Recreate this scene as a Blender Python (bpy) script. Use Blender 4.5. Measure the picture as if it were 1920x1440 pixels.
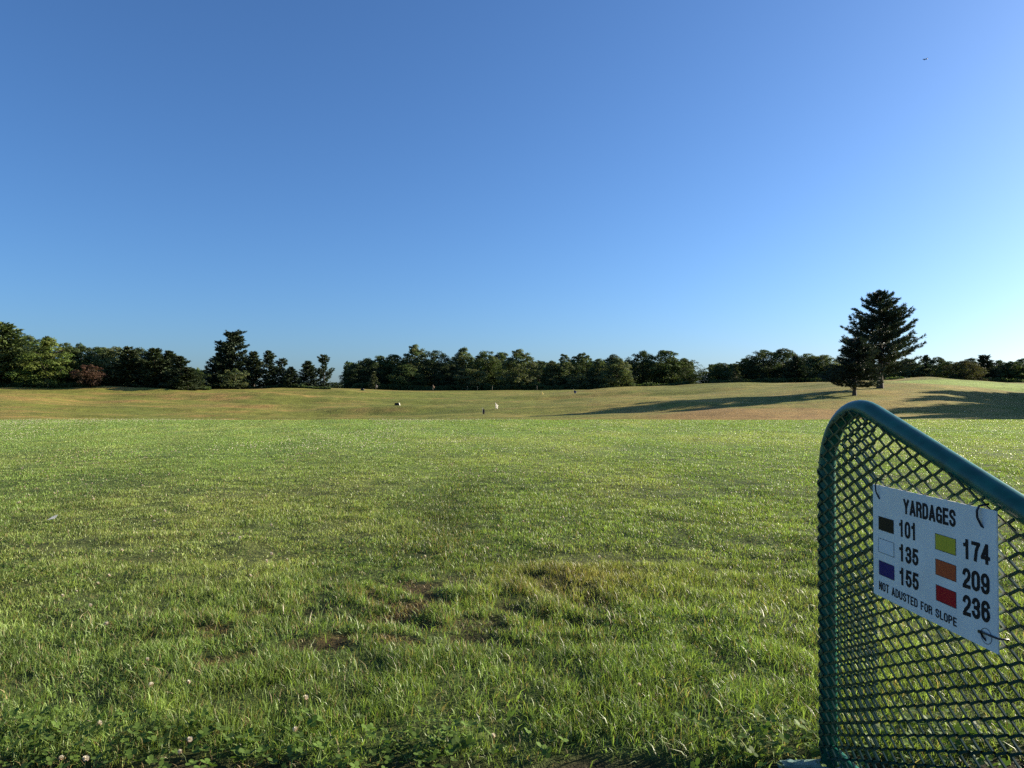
import bpy, bmesh, math, random
import numpy as np
from mathutils import Vector, Matrix

for o in list(bpy.data.objects):
    bpy.data.objects.remove(o, do_unlink=True)
random.seed(7)
RNG = np.random.default_rng(11)
S = bpy.context.scene
COL = S.collection

# ------------------------------------------------------------------ camera
CAM_H = 1.22
HORIZ = 743.0            # row of the horizon in the 1920x1440 photograph
FPX = 1331.0             # focal length in photograph pixels
cam_d = bpy.data.cameras.new('camera')
cam_d.sensor_width = 36.0
cam_d.lens = FPX / 1920.0 * 36.0
cam_d.clip_start = 0.05
cam_d.clip_end = 9000.0
cam = bpy.data.objects.new('camera', cam_d)
COL.objects.link(cam)
cam.location = (0, 0, CAM_H)
cam.rotation_euler = (math.radians(90) + math.atan((HORIZ - 720) / FPX), 0, 0)
S.camera = cam

# ------------------------------------------------------------------ light
SUN_AZ = math.radians(69)     # clockwise from +Y (straight ahead) towards +X
SUN_EL = math.radians(18)
w = bpy.data.worlds.new('World')
S.world = w
w.use_nodes = True
nt = w.node_tree
bg = nt.nodes['Background']
sky = nt.nodes.new('ShaderNodeTexSky')
sky.sky_type = 'NISHITA'
sky.sun_disc = False
sky.sun_elevation = SUN_EL
sky.sun_rotation = SUN_AZ
sky.altitude = 500
sky.air_density = 1.0
sky.dust_density = 1.6
sky.ozone_density = 7.5
nt.links.new(sky.outputs[0], bg.inputs['Color'])
bg.inputs['Strength'].default_value = 0.065
sd = bpy.data.lights.new('sun', 'SUN')
sd.energy = 5.0
sd.angle = math.radians(0.55)
sd.color = (1.0, 0.88, 0.70)
sun = bpy.data.objects.new('sun', sd)
COL.objects.link(sun)
sdir = Vector((math.sin(SUN_AZ) * math.cos(SUN_EL), math.cos(SUN_AZ) * math.cos(SUN_EL), math.sin(SUN_EL)))
sun.rotation_euler = sdir.to_track_quat('Z', 'Y').to_euler()
sun.location = (60, 20, 60)
S.view_settings.view_transform = 'Standard'
S.view_settings.look = 'None'
S.view_settings.exposure = 1.5
S.view_settings.gamma = 1.0
S.render.engine = 'CYCLES'
S.cycles.use_denoising = False
S.cycles.max_bounces = 6
S.cycles.transparent_max_bounces = 8

# ------------------------------------------------------------------ helpers
def tag(o, label=None, cat=None, group=None, kind=None):
    if label: o['label'] = label
    if cat: o['category'] = cat
    if group: o['group'] = group
    if kind: o['kind'] = kind
    return o

def empty(name, loc, label, cat, group=None, rz=0.0):
    o = bpy.data.objects.new(name, None)
    o.empty_display_size = 0.2
    COL.objects.link(o)
    o.location = loc
    o.rotation_euler = (0, 0, rz)
    return tag(o, label, cat, group)

def mesh_np(name, V, F, col=None, smooth=False):
    """V (n,3), F (m,3 or 4) -> mesh datablock, quick."""
    V = np.asarray(V, np.float32); F = np.asarray(F, np.int32)
    me = bpy.data.meshes.new(name)
    n, m, k = len(V), len(F), F.shape[1]
    me.vertices.add(n); me.vertices.foreach_set('co', V.ravel())
    me.loops.add(m * k); me.loops.foreach_set('vertex_index', F.ravel())
    me.polygons.add(m)
    me.polygons.foreach_set('loop_start', np.arange(0, m * k, k, dtype=np.int32))
    if smooth:
        me.polygons.foreach_set('use_smooth', np.ones(m, bool))
    if col is not None:
        a = me.color_attributes.new('Col', 'FLOAT_COLOR', 'POINT')
        c = np.ones((n, 4), np.float32); c[:, :3] = col
        a.data.foreach_set('color', c.ravel())
    me.update(calc_edges=True)
    return me

def link(name, me, mat, parent=None, loc=None):
    o = bpy.data.objects.new(name, me)
    COL.objects.link(o)
    if mat is not None and len(me.materials) == 0:
        me.materials.append(mat)
    if parent is not None: o.parent = parent
    if loc is not None: o.location = loc
    return o

def bm_obj(name, bm, mat, parent=None, loc=None, smooth=False):
    me = bpy.data.meshes.new(name)
    if smooth:
        for f in bm.faces: f.smooth = True
    bm.normal_update()
    bm.to_mesh(me); bm.free()
    return link(name, me, mat, parent, loc)

def add_box(bm, c, s, rot=None):
    r = bmesh.ops.create_cube(bm, size=1.0)
    M = Matrix.Translation(c) @ (rot.to_4x4() if rot else Matrix()) @ Matrix.Diagonal((s[0], s[1], s[2], 1))
    bmesh.ops.transform(bm, matrix=M, verts=r['verts'])
    return r['verts']

def tube_arrays(path, radii, seg=10, cap=True):
    path = [Vector(p) for p in path]
    if not hasattr(radii, '__len__'): radii = [radii] * len(path)
    V, F = [], []
    ref = None
    for i, p in enumerate(path):
        t = (path[min(i + 1, len(path) - 1)] - path[max(i - 1, 0)]).normalized()
        if ref is None:
            ref = Vector((1, 0, 0)) if abs(t.x) < 0.8 else Vector((0, 1, 0))
        a = (ref - t * ref.dot(t)).normalized(); ref = a
        b = t.cross(a)
        for k in range(seg):
            th = 2 * math.pi * k / seg
            V.append(p + (a * math.cos(th) + b * math.sin(th)) * radii[i])
    for i in range(len(path) - 1):
        for k in range(seg):
            k2 = (k + 1) % seg
            F.append((i * seg + k, i * seg + k2, (i + 1) * seg + k2, (i + 1) * seg + k))
    return V, F

def add_tube(bm, path, radii, seg=10, cap=True):
    V, F = tube_arrays(path, radii, seg)
    vs = [bm.verts.new(v) for v in V]
    for f in F: bm.faces.new([vs[i] for i in f])
    if cap:
        bm.faces.new(vs[:seg][::-1]); bm.faces.new(vs[-seg:])

def hash2(ix, iy, s):
    h = (ix.astype(np.int64) * 374761393 + iy.astype(np.int64) * 668265263 + s * 974634777) & 0xffffffff
    h = ((h ^ (h >> 13)) * 1274126177) & 0xffffffff
    return ((h ^ (h >> 16)) & 0xffffff) / float(0xffffff)

def vnoise(x, y, s=0):
    x = np.asarray(x, float); y = np.asarray(y, float)
    ix, iy = np.floor(x), np.floor(y)
    fx, fy = x - ix, y - iy
    fx = fx * fx * (3 - 2 * fx); fy = fy * fy * (3 - 2 * fy)
    a = hash2(ix, iy, s); b = hash2(ix + 1, iy, s); c = hash2(ix, iy + 1, s); d = hash2(ix + 1, iy + 1, s)
    return (a * (1 - fx) + b * fx) * (1 - fy) + (c * (1 - fx) + d * fx) * fy

def fbm(x, y, s=0, oct=4):
    v = 0; a = 0.5; n = 0
    x = np.asarray(x, float); y = np.asarray(y, float)
    for k in range(oct):
        v = v + a * vnoise(x * 2 ** k + 17.3 * k, y * 2 ** k - 9.1 * k, s + k); n += a; a *= 0.5
    return v / n

def sst(e0, e1, x):
    t = np.clip((x - e0) / (e1 - e0), 0, 1)
    return t * t * (3 - 2 * t)

# ------------------------------------------------------------------ materials
def new_mat(name):
    m = bpy.data.materials.new(name); m.use_nodes = True
    return m, m.node_tree.nodes, m.node_tree.links

def plain(name, col, rough=0.5, metal=0.0, spec=0.5, noise=0.0, scale=30.0, bump=0.0):
    m, n, l = new_mat(name)
    p = n['Principled BSDF']
    p.inputs['Roughness'].default_value = rough
    p.inputs['Metallic'].default_value = metal
    p.inputs['Specular IOR Level'].default_value = spec
    p.inputs['Base Color'].default_value = (*col, 1)
    if noise or bump:
        tc = n.new('ShaderNodeTexCoord'); t = n.new('ShaderNodeTexNoise')
        t.inputs['Scale'].default_value = scale; t.inputs['Detail'].default_value = 6
        l.new(tc.outputs['Object'], t.inputs['Vector'])
        if noise:
            r = n.new('ShaderNodeMapRange')
            r.inputs['To Min'].default_value = 1 - noise; r.inputs['To Max'].default_value = 1 + noise
            r.inputs['From Min'].default_value = 0.3; r.inputs['From Max'].default_value = 0.7
            l.new(t.outputs['Fac'], r.inputs['Value'])
            mx = n.new('ShaderNodeVectorMath'); mx.operation = 'SCALE'
            mx.inputs[0].default_value = col
            l.new(r.outputs[0], mx.inputs['Scale'])
            l.new(mx.outputs[0], p.inputs['Base Color'])
        if bump:
            b = n.new('ShaderNodeBump'); b.inputs['Strength'].default_value = bump; b.inputs['Distance'].default_value = 0.01
            l.new(t.outputs['Fac'], b.inputs['Height']); l.new(b.outputs[0], p.inputs['Normal'])
    return m

def leafy(name, rough=0.55, spec=0.3, trans=0.3, tint=(1, 1, 1), tcol=(1.15, 1.2, 0.6)):
    """Two-sided plant matter: colour from the per-leaf attribute, some light passes through."""
    m, n, l = new_mat(name)
    p = n['Principled BSDF']; out = n['Material Output']
    at = n.new('ShaderNodeAttribute'); at.attribute_name = 'Col'
    mu = n.new('ShaderNodeVectorMath'); mu.operation = 'MULTIPLY'; mu.inputs[1].default_value = tint
    l.new(at.outputs['Color'], mu.inputs[0])
    p.inputs['Roughness'].default_value = rough
    p.inputs['Specular IOR Level'].default_value = spec
    l.new(mu.outputs[0], p.inputs['Base Color'])
    tr = n.new('ShaderNodeBsdfTranslucent')
    m2 = n.new('ShaderNodeVectorMath'); m2.operation = 'MULTIPLY'; m2.inputs[1].default_value = tcol
    l.new(mu.outputs[0], m2.inputs[0]); l.new(m2.outputs[0], tr.inputs['Color'])
    mix = n.new('ShaderNodeMixShader'); mix.inputs['Fac'].default_value = trans
    l.new(p.outputs[0], mix.inputs[1]); l.new(tr.outputs[0], mix.inputs[2])
    l.new(mix.outputs[0], out.inputs['Surface'])
    return m

M_grass = leafy('grass_blades', 0.44, 0.36, 0.38)
M_clover = leafy('clover_leaves', 0.6, 0.15, 0.35)
M_leaf = leafy('leaves', 0.7, 0.12, 0.33)
M_needle = leafy('needles', 0.6, 0.2, 0.10)
M_bark = plain('bark', (0.055, 0.042, 0.032), 0.9, noise=0.4, scale=6, bump=0.6)

# ------------------------------------------------------------------ terrain
TX = np.array([-900, 0, 200, 400, 600, 800, 1000, 1200, 1400, 1600, 1750, 1920, 2800], float)
TY = np.array([48, 60, 70, 80, 95, 110, 130, 155, 185, 220], float)
TT = np.array([
    [815, 812, 800, 786, 770, 757, 742, 730, 725, 724],
    [815, 812, 800, 786, 770, 757, 742, 730, 725, 724],
    [815, 815, 806, 793, 776, 764, 750, 736, 728, 727],
    [815, 818, 810, 797, 780, 768, 754, 740, 730, 728],
    [815, 820, 815, 803, 787, 774, 758, 744, 732, 728],
    [815, 820, 812, 798, 783, 771, 758, 748, 739, 733],
    [815, 818, 806, 790, 777, 766, 755, 745, 738, 732],
    [815, 812, 798, 783, 767, 755, 744, 735, 729, 730],
    [815, 806, 790, 774, 758, 744, 731, 722, 719, 720],
    [812, 802, 788, 775, 747, 728, 719, 717, 717, 718],
    [812, 800, 785, 772, 746, 727, 719, 715, 716, 718],
    [812, 800, 786, 775, 758, 743, 727, 720, 722, 724],
    [812, 800, 786, 775, 758, 743, 727, 720, 722, 724]], float)

def _cr(p0, p1, p2, p3, t):
    return 0.5 * (2 * p1 + (p2 - p0) * t + (2 * p0 - 5 * p1 + 4 * p2 - p3) * t * t + (3 * p1 - p0 - 3 * p2 + p3) * t ** 3)

def table(xp, Y):
    xp = np.clip(xp, TX[0], TX[-1] - 1e-6); Yc = np.clip(Y, TY[0], TY[-1] - 1e-6)
    i = np.clip(np.searchsorted(TX, xp, side='right') - 1, 0, len(TX) - 2)
    j = np.clip(np.searchsorted(TY, Yc, side='right') - 1, 0, len(TY) - 2)
    u = (xp - TX[i]) / (TX[i + 1] - TX[i]); u = u * u * (3 - 2 * u) * 0.5 + u * 0.5
    v = (Yc - TY[j]) / (TY[j + 1] - TY[j])
    def row(ii):
        g = lambda q: TT[ii, np.clip(q, 0, len(TY) - 1)]
        return _cr(g(j - 1), g(j), g(j + 1), g(j + 2), v)
    return row(i) * (1 - u) + row(i + 1) * u

# bare, trampled spots at left, stand-ins for tuft shade at right of the front lawn: (x, y, radius) in metres
DIVOTS_AND_SHADE = [(-0.93, 3.45, .17), (-0.78, 3.60, .12), (-0.66, 3.95, .13), (-0.45, 3.85, .10), (-0.36, 3.78, .13),
          (-0.20, 3.62, .11), (-1.2, 3.35, .11), (-0.05, 3.5, .08), (-0.02, 4.1, .10), (0.16, 3.95, .11), (-0.95, 4.7, .09),
          (-0.28, 4.35, .08), (0.12, 4.8, .10), (-1.5, 3.75, .10), (-2.05, 4.05, .10), (-1.75, 3.6, .09), (-1.35, 3.25, .12), (0.45, 4.2, .09)]

def worn(X, Y):
    """broad trampled patch in the middle of the front lawn, 0..1"""
    a = np.exp(-(((X + 0.30) / 1.15) ** 2 + ((Y - 4.15) / 0.75) ** 2) ** 1.5)
    b = np.exp(-(((X + 0.55) / 0.28) ** 2 + ((Y - 5.9) / 0.9) ** 2)) * 0.8
    c = np.exp(-(((X + 1.6) / 0.8) ** 2 + ((Y - 3.8) / 0.35) ** 2)) * 0.6
    return np.clip(np.maximum(np.maximum(a, b), c) * (0.55 + 0.9 * fbm(X * 1.6, Y * 1.6, 35, 2)), 0, 1)

def bare(X, Y):
    b = np.zeros_like(X, dtype=float)
    wob = (fbm(X * 8, Y * 8, 31, 3) - 0.5) * 0.26
    for (dx, dy, r) in DIVOTS_AND_SHADE:
        d = np.hypot((X - dx) * 0.8, Y - dy) + wob
        b = np.maximum(b, 0.75 * (1 - sst(r * 0.25, r * 0.95, d)))
    b = np.maximum(b, 0.92 * sst(0.25, 0.7, worn(X, Y)) * (1 - sst(4.4, 5.2, Y)) * 0.85 * sst(0.53, 0.64, fbm(X * 5.0 + Y * 2.2, Y * 4.2, 36, 3)))
    edge = 1 - sst(2.33, 2.47, Y + (fbm(X * 5, Y * 5, 77, 3) - 0.5) * 0.30)  # near strip: shade put in as dark ground without blades
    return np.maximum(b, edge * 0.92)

def gz(X, Y):
    X = np.asarray(X, float); Y = np.asarray(Y, float)
    Ys = np.maximum(Y, 30.0)
    xp = 960 + FPX * X / Ys
    yim = table(xp, Ys)
    zf = CAM_H - (yim - HORIZ) * np.clip(Ys, 48, 220) / FPX
    und = (fbm(X / 34.0 + Y / 60.0, Y / 15.0, 5, 3) - 0.5) * 2.5 + (fbm(X / 8.0, Y / 6.0, 9, 2) - 0.5) * 0.40
    und = und * (1 - 0.95 * np.exp(-((X - 54) / 16) ** 2 - ((Y - 106) / 14) ** 2))
    zf = zf + und * sst(60, 110, Y) * (1 - 0.75 * sst(170, 215, Y))
    zf = zf + 0.75 * np.exp(-((X - 91) / 7.5) ** 2 - ((Y - 156) / 5.0) ** 2)
    near = (fbm(X * 0.35, Y * 0.35, 3, 3) - 0.5) * 0.05
    nm = 1 - sst(12, 22, Y)
    near = near + ((fbm(X * 3.1, Y * 3.1, 13, 3) - 0.5) * 0.05) * nm
    near = near - 0.022 * bare(X, Y) * (Y < 9)
    t = sst(36.5, 48, Y)
    return near * (1 - t) + zf * t

def gz1(x, y):
    return float(gz(np.array([x]), np.array([y]))[0])

def at_px(px, py, Y):
    """point at depth Y seen at photo pixel"""
    return Vector(((px - 960) / FPX * Y, Y, CAM_H + (HORIZ - py) / FPX * Y))

def grow(a, b, s0, g):
    out = [a]; s = s0
    while out[-1] < b:
        out.append(out[-1] + s); s *= g
    return out
xs = np.arange(0, 6.5, 0.05).tolist()
xs += grow(xs[-1] + 0.08, 140, 0.1, 1.022)[0:]
xs += grow(xs[-1] + 4, 1600, 5, 1.15)
xs = np.array(sorted(set([-v for v in xs[1:]] + xs)))
ys = list(-np.array(grow(0, 900, 1.0, 1.25))[::-1]) + np.arange(0.25, 1.9, 0.25).tolist() + np.arange(2.0, 7.5, 0.05).tolist()
ys += grow(ys[-1] + 0.06, 40, 0.07, 1.02)
ys += np.arange(ys[-1] + 0.6, 235, 1.0).tolist() + grow(237, 2500, 3, 1.2)
ys = np.array(sorted(set(ys)))
GX, GY = np.meshgrid(xs, ys)
GZ = gz(GX, GY)
nx, ny = len(xs), len(ys)
idx = np.arange(nx * ny).reshape(ny, nx)
GF = np.stack([idx[:-1, :-1], idx[:-1, 1:], idx[1:, 1:], idx[1:, :-1]], -1).reshape(-1, 4)

def fairway_tint(X, Y):
    dry = fbm(X / 11, Y / 5.0, 41, 4); d2 = fbm(X / 3.0, Y / 1.6, 47, 3)
    g = np.array([0.140, 0.148, 0.028]); t = np.array([0.225, 0.186, 0.048]); gg = np.array([0.112, 0.142, 0.026])
    k = sst(0.40, 0.68, dry * 0.6 + d2 * 0.4)[..., None]; kk = sst(0.52, 0.70, dry * 0.5 + d2 * 0.5)[..., None] * (0.25 + 0.75 * (1 - sst(-45, 10, X)))[..., None]
    t = t * (1 - kk) + np.array([0.275, 0.180, 0.056]) * kk
    c = g * (1 - k) + t * k
    # greener swales in the low middle and reddish dry slope at right
    xp = 960 + FPX * X / np.maximum(Y, 30)
    swale = (np.exp(-((xp - 790) / 190) ** 2) * 0.45 * (1 - 0.4 * k[..., 0]) + 0.5 * np.exp(-((xp - 300 - (Y - 85) * -2.2) / 60) ** 2) * (Y < 125))[..., None]
    swale = np.clip(swale, 0, 1)
    c = c * (1 - swale) + gg * swale
    red = (sst(1120, 1300, xp) * (1 - sst(1600, 1680, xp)) * (1 - sst(80, 92, Y + (fbm(X / 6, Y / 3, 91, 3) - .5) * 22)))[..., None] * 0.85
    c = c * (1 - red) + np.array([0.235, 0.140, 0.050]) * red
    # putting green
    dg = np.hypot((X - 98) / 30.0, (Y - 137) / 14.0)
    pg = (1 - sst(0.86, 1.0, dg))[..., None]
    c = c * (1 - pg) + np.array([0.215, 0.285, 0.060]) * pg
    return c

def lawn_tint(X, Y):
    n1 = fbm(X * 0.55, Y * 0.30, 21, 4); n2 = fbm(X * 1.7, Y * 1.2, 22, 3); n3 = fbm(X * 0.16, Y * 0.10, 23, 3)
    base = np.array([0.160, 0.235, 0.056]); yel = np.array([0.265, 0.290, 0.092]); dk = np.array([0.086, 0.148, 0.040])
    ky = sst(0.50, 0.80, n1 * 0.5 + n3 * 0.5 + 0.04)[..., None] * 0.7; kd = sst(0.50, 0.70, n2)[..., None] * 0.38
    c = base * (1 - ky) + yel * ky
    c = c * (1 - kd) + dk * kd
    st = np.sin((X * 0.94 + Y * 0.34) * 2.4 + fbm(X * .2, Y * .2, 24, 2) * 5) * sst(5, 9, Y)      # faint mowing lines
    c = c * (1 + 0.07 * st)[..., None]
    tr = np.exp(-((X + 0.42 + 0.02 * Y) / 0.38) ** 2) * sst(4.6, 5.6, Y) * (1 - sst(8.5, 13, Y)) * (0.4 + fbm(X * 2.2, Y * 1.2, 25, 3))   # worn strip running away
    c = c * (1 - 0.42 * np.clip(tr, 0, 1))[..., None]
    # worn, yellowish spot right of the bare ground
    yp = np.exp(-(((X - 0.42) / 0.55) ** 2 + ((Y - 4.75) / 0.55) ** 2))[..., None] * 0.75
    c = c * (1 - yp) + np.array([0.23, 0.19, 0.062]) * yp
    return c

thatch = np.array([0.024, 0.025, 0.009])
soil = np.array([0.050, 0.027, 0.014])
LT = lawn_tint(GX, GY)
nearmix = sst(5, 24, GY)[..., None]
GC = (thatch * 0.75 + LT * 0.25) * (1 - nearmix) + (thatch * 0.2 + LT * 0.8) * nearmix
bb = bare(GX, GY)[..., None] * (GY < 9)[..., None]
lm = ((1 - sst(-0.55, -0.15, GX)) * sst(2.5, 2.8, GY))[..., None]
GC = GC * (1 - bb) + (soil * lm + np.array([0.019, 0.015, 0.008]) * (1 - lm)) * bb  # soil at left; right-hand gaps and near strip have shade painted near-black
fw = sst(37.5, 40, GY)[..., None]
GC = GC * (1 - fw) + fairway_tint(GX, GY) * fw
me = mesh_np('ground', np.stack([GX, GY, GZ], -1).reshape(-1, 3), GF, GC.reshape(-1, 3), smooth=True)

def ground_mat():
    m, n, l = new_mat('ground')
    p = n['Principled BSDF']
    p.inputs['Roughness'].default_value = 0.95; p.inputs['Specular IOR Level'].default_value = 0.1
    at = n.new('ShaderNodeAttribute'); at.attribute_name = 'Col'
    tc = n.new('ShaderNodeTexCoord')
    def noise(scale, detail, vec=None):
        t = n.new('ShaderNodeTexNoise'); t.inputs['Scale'].default_value = scale; t.inputs['Detail'].default_value = detail
        t.inputs['Roughness'].default_value = 0.65
        l.new(tc.outputs['Object'], t.inputs['Vector']); return t
    t1 = noise(0.55, 8); t2 = noise(3.5, 6); t3 = noise(22, 5)
    def mr(t, a, b, lo=0.32, hi=0.68):
        r = n.new('ShaderNodeMapRange'); r.inputs['From Min'].default_value = lo; r.inputs['From Max'].default_value = hi
        r.inputs['To Min'].default_value = a; r.inputs['To Max'].default_value = b
        l.new(t.outputs['Fac'], r.inputs['Value']); return r.outputs[0]
    m1 = n.new('ShaderNodeMath'); m1.operation = 'MULTIPLY'
    l.new(mr(t1, 0.70, 1.30), m1.inputs[0]); l.new(mr(t2, 0.62, 1.38), m1.inputs[1])
    m2 = n.new('ShaderNodeMath'); m2.operation = 'MULTIPLY'
    l.new(m1.outputs[0], m2.inputs[0]); l.new(mr(t3, 0.7, 1.3), m2.inputs[1])
    sc = n.new('ShaderNodeVectorMath'); sc.operation = 'SCALE'
    l.new(at.outputs['Color'], sc.inputs[0]); l.new(m2.outputs[0], sc.inputs['Scale'])
    l.new(sc.outputs[0], p.inputs['Base Color'])
    b = n.new('ShaderNodeBump'); b.inputs['Strength'].default_value = 0.55; b.inputs['Distance'].default_value = 0.12
    l.new(t2.outputs['Fac'], b.inputs['Height'])
    b2 = n.new('ShaderNodeBump'); b2.inputs['Strength'].default_value = 0.6; b2.inputs['Distance'].default_value = 0.02
    l.new(t3.outputs['Fac'], b2.inputs['Height']); l.new(b.outputs[0], b2.inputs['Normal'])
    l.new(b2.outputs[0], p.inputs['Normal'])
    return m
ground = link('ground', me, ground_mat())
tag(ground, kind='structure')

# ------------------------------------------------------------------ grass
def scatter(y0, y1, dens):
    """uniform points over the wedge the lawn fills in view, with a margin either side"""
    wd = lambda y: 0.80 * y + 1.2
    A = (wd(y0) + wd(y1)) * (y1 - y0)
    N = int(A * dens)
    y = np.sqrt(RNG.random(N) * (y1 ** 2 - y0 ** 2) + y0 ** 2)
    x = (RNG.random(N) * 2 - 1) * wd(y)
    return x, y

def blades(x, y, h, wdt, lean, col, seg2=True):
    n = len(x)
    z = gz(x, y) - 0.004
    th = RNG.random(n) * 2 * np.pi                      # facing
    la = RNG.random(n) * 2 * np.pi          # lean direction
    dx, dy = np.cos(th), np.sin(th)
    lx, ly = np.cos(la) * lean * h, np.sin(la) * lean * h
    hh = h * np.sqrt(np.maximum(1 - np.minimum(lean, .95) ** 2, 0.06))
    hw = wdt * 0.5
    base = np.stack([x, y, z], 1)
    side = np.stack([dx * hw, dy * hw, np.zeros(n)], 1)
    if seg2:
        mid = base + np.stack([lx * 0.33, ly * 0.33, hh * 0.62], 1)
        tip = base + np.stack([lx, ly, hh], 1)
        V = np.stack([base - side, base + side, mid + side * .85, mid - side * .85, tip], 1).reshape(-1, 3)
        i = np.arange(n)[:, None] * 5
        F = np.concatenate([i + np.array([[0, 1, 2]]), i + np.array([[0, 2, 3]]), i + np.array([[3, 2, 4]])], 0)
        C = np.repeat(col, 5, axis=0)
    else:
        tip = base + np.stack([lx, ly, hh], 1)
        V = np.stack([base - side, base + side, tip], 1).reshape(-1, 3)
        i = np.arange(n)[:, None] * 3
        F = i + np.array([[0, 1, 2]])
        C = np.repeat(col, 3, axis=0)
    return V, F, C

def grass_zone(y0, y1, dens, hm, wd, seg2):
    x, y = scatter(y0, y1, dens)
    br_ = bare(x, y)
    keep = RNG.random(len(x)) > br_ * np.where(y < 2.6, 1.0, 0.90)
    cl = fbm(x * 4.2, y * 4.2, 61, 3)                    # tufts
    cl2 = fbm(x * 1.1, y * 0.9, 62, 3)
    keep &= RNG.random(len(x)) < 0.30 + 0.35 * sst(5, 9, y) + 1.1 * sst(0.32, 0.60, cl)
    x, y, cl, cl2, br_ = x[keep], y[keep], cl[keep], cl2[keep], br_[keep]
    n = len(x)
    h = hm * (0.45 + 0.55 * RNG.random(n) ** 0.8) * (0.45 + 1.1 * cl) * (0.6 + 0.8 * cl2)
    long = RNG.random(n) < 0.035
    h = np.where(long, h * 1.6, h)
    lean = np.clip(np.abs(RNG.normal(0.66, 0.30, n)), 0.02, 0.97)
    wn = worn(x, y)
    h = h * (1 - 0.45 * br_) * (1 + 1.2 * wn * (cl - .2)); lean = np.maximum(lean, 0.9 * br_)
    wdt = wd * (0.7 + 0.6 * RNG.random(n))
    tu = vnoise(x * 21, y * 15, 64) * 0.5 + vnoise(x * 7, y * 4.5, 65) * 0.5      # light and dark tufts
    c = lawn_tint(x, y) * ((0.40 + 1.35 * RNG.random(n) ** 1.3) * (0.50 + 1.10 * tu + (0.62 - 0.78 * tu) * sst(6, 16, y)))[:, None]
    straw = RNG.random(n)
    st = (straw < 0.085 + 0.65 * sst(0.2, .7, br_) * (1 - 0.8 * sst(-0.55, -0.15, x)) + 0.10 * wn)[:, None]
    c = np.where(st, np.array([0.34, 0.26, 0.125]) * (0.5 + 0.6 * RNG.random(n))[:, None], c)
    yl = (straw > 0.90)[:, None]
    c = np.where(yl, np.array([0.17, 0.22, 0.04]) * (0.8 + 0.5 * RNG.random(n))[:, None], c)
    return blades(x, y, h, wdt, lean, c, seg2)

ZONES = [(2.22, 3.4, 20000, .062, .0027, True), (3.4, 5.2, 14500, .050, .0031, True), (5.2, 8.5, 8000, .036, .0042, True),
         (8.5, 14, 3200, .031, .0095, False), (14, 23, 1250, .030, .017, False), (23, 39.5, 520, .030, .030, False)]
def coarse_blades(y0, y1, dens):
    x, y = scatter(y0, y1, dens)
    p = fbm(x * 1.4, y * 1.8, 92, 3)
    keep = (RNG.random(len(x)) < 0.12 + 1.1 * sst(0.42, 0.62, p)) & (RNG.random(len(x)) > bare(x, y)) & (RNG.random(len(x)) > sst(y1 - 1.2, y1, y))
    x, y = x[keep], y[keep]; n = len(x)
    h = 0.042 + 0.055 * RNG.random(n) ** 1.7
    lean = np.clip(RNG.normal(0.74, 0.20, n), 0.2, 0.97)
    c = lawn_tint(x, y) * (0.65 + 0.75 * RNG.random(n))[:, None] + np.array([0.02, 0.02, 0.01])
    dryb = (RNG.random(n) < 0.12)[:, None]
    c = np.where(dryb, np.array([0.34, 0.28, 0.14]) * (0.6 + 0.6 * RNG.random(n))[:, None], c)
    return blades(x, y, h, 0.0036 + 0.0026 * RNG.random(n), lean, c, True)
Vs, Fs, Cs, off = [], [], [], 0
for zc_ in ((2.22, 4.6, 1700),):
    V, F, C = coarse_blades(*zc_)
    Vs.append(V); Fs.append(F + off); Cs.append(C); off += len(V)
for zn in ZONES:
    V, F, C = grass_zone(*zn)
    Vs.append(V); Fs.append(F + off); Cs.append(C); off += len(V)
me = mesh_np('grass', np.concatenate(Vs), np.concatenate(Fs), np.concatenate(Cs))
tag(link('grass', me, M_grass), 'short green lawn grass with yellow and straw blades', 'grass', kind='stuff')
del Vs, Fs, Cs

# clover leaves: three round leaflets on a thin stalk
def clover_patch():
    x, y = scatter(2.28, 6.0, 1000)
    pat = fbm(x * 1.3, y * 1.3, 71, 3)
    edge = np.exp(-((y - 2.45) / 0.16) ** 2)
    keep = RNG.random(len(x)) < 0.45 * sst(0.56, 0.72, pat) + 0.9 * edge * sst(0.35, 0.55, fbm(x * 2.2, y, 73, 2) + 0.1)
    keep &= RNG.random(len(x)) > bare(x, y) * (y > 2.6)
    x, y = x[keep], y[keep]; n = len(x)
    z = gz(x, y) + 0.02 + RNG.random(n) * 0.035
    r = (0.0045 + RNG.random(n) * 0.0032) * (1 + 0.45 * (y < 2.7))
    yaw = RNG.random(n) * 6.283
    ang = np.arange(6) / 6 * 2 * np.pi
    V, F, C = [], [], []
    tx = RNG.normal(0, .35, n); ty = RNG.normal(0, .35, n)
    cc = np.array([0.085, 0.140, 0.028]) * (0.7 + 0.7 * RNG.random(n))[:, None]
    off = 0
    for k in range(3):
        a = yaw + k * 2.094
        cx = x + np.cos(a) * r; cy = y + np.sin(a) * r
        px = cx[:, None] + np.cos(ang) * r[:, None] * 0.92; py = cy[:, None] + np.sin(ang) * r[:, None] * 0.92
        pz = z[:, None] + (px - x[:, None]) * tx[:, None] + (py - y[:, None]) * ty[:, None] + np.hypot(px - x[:, None], py - y[:, None]) * 0.25
        V.append(np.stack([px, py, pz], -1).reshape(-1, 3))
        i = np.arange(n)[:, None] * 6 + off
        F += [i + np.array([[0, 1, 2]]), i + np.array([[0, 2, 3]]), i + np.array([[0, 3, 4]]), i + np.array([[0, 4, 5]])]
        C.append(np.repeat(cc, 6, axis=0)); off += n * 6
    return mesh_np('clover', np.concatenate(V), np.concatenate(F), np.concatenate(C))
tag(link('clover', clover_patch(), M_clover), 'low clover leaves growing through the front of the lawn', 'clover', kind='stuff')

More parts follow.
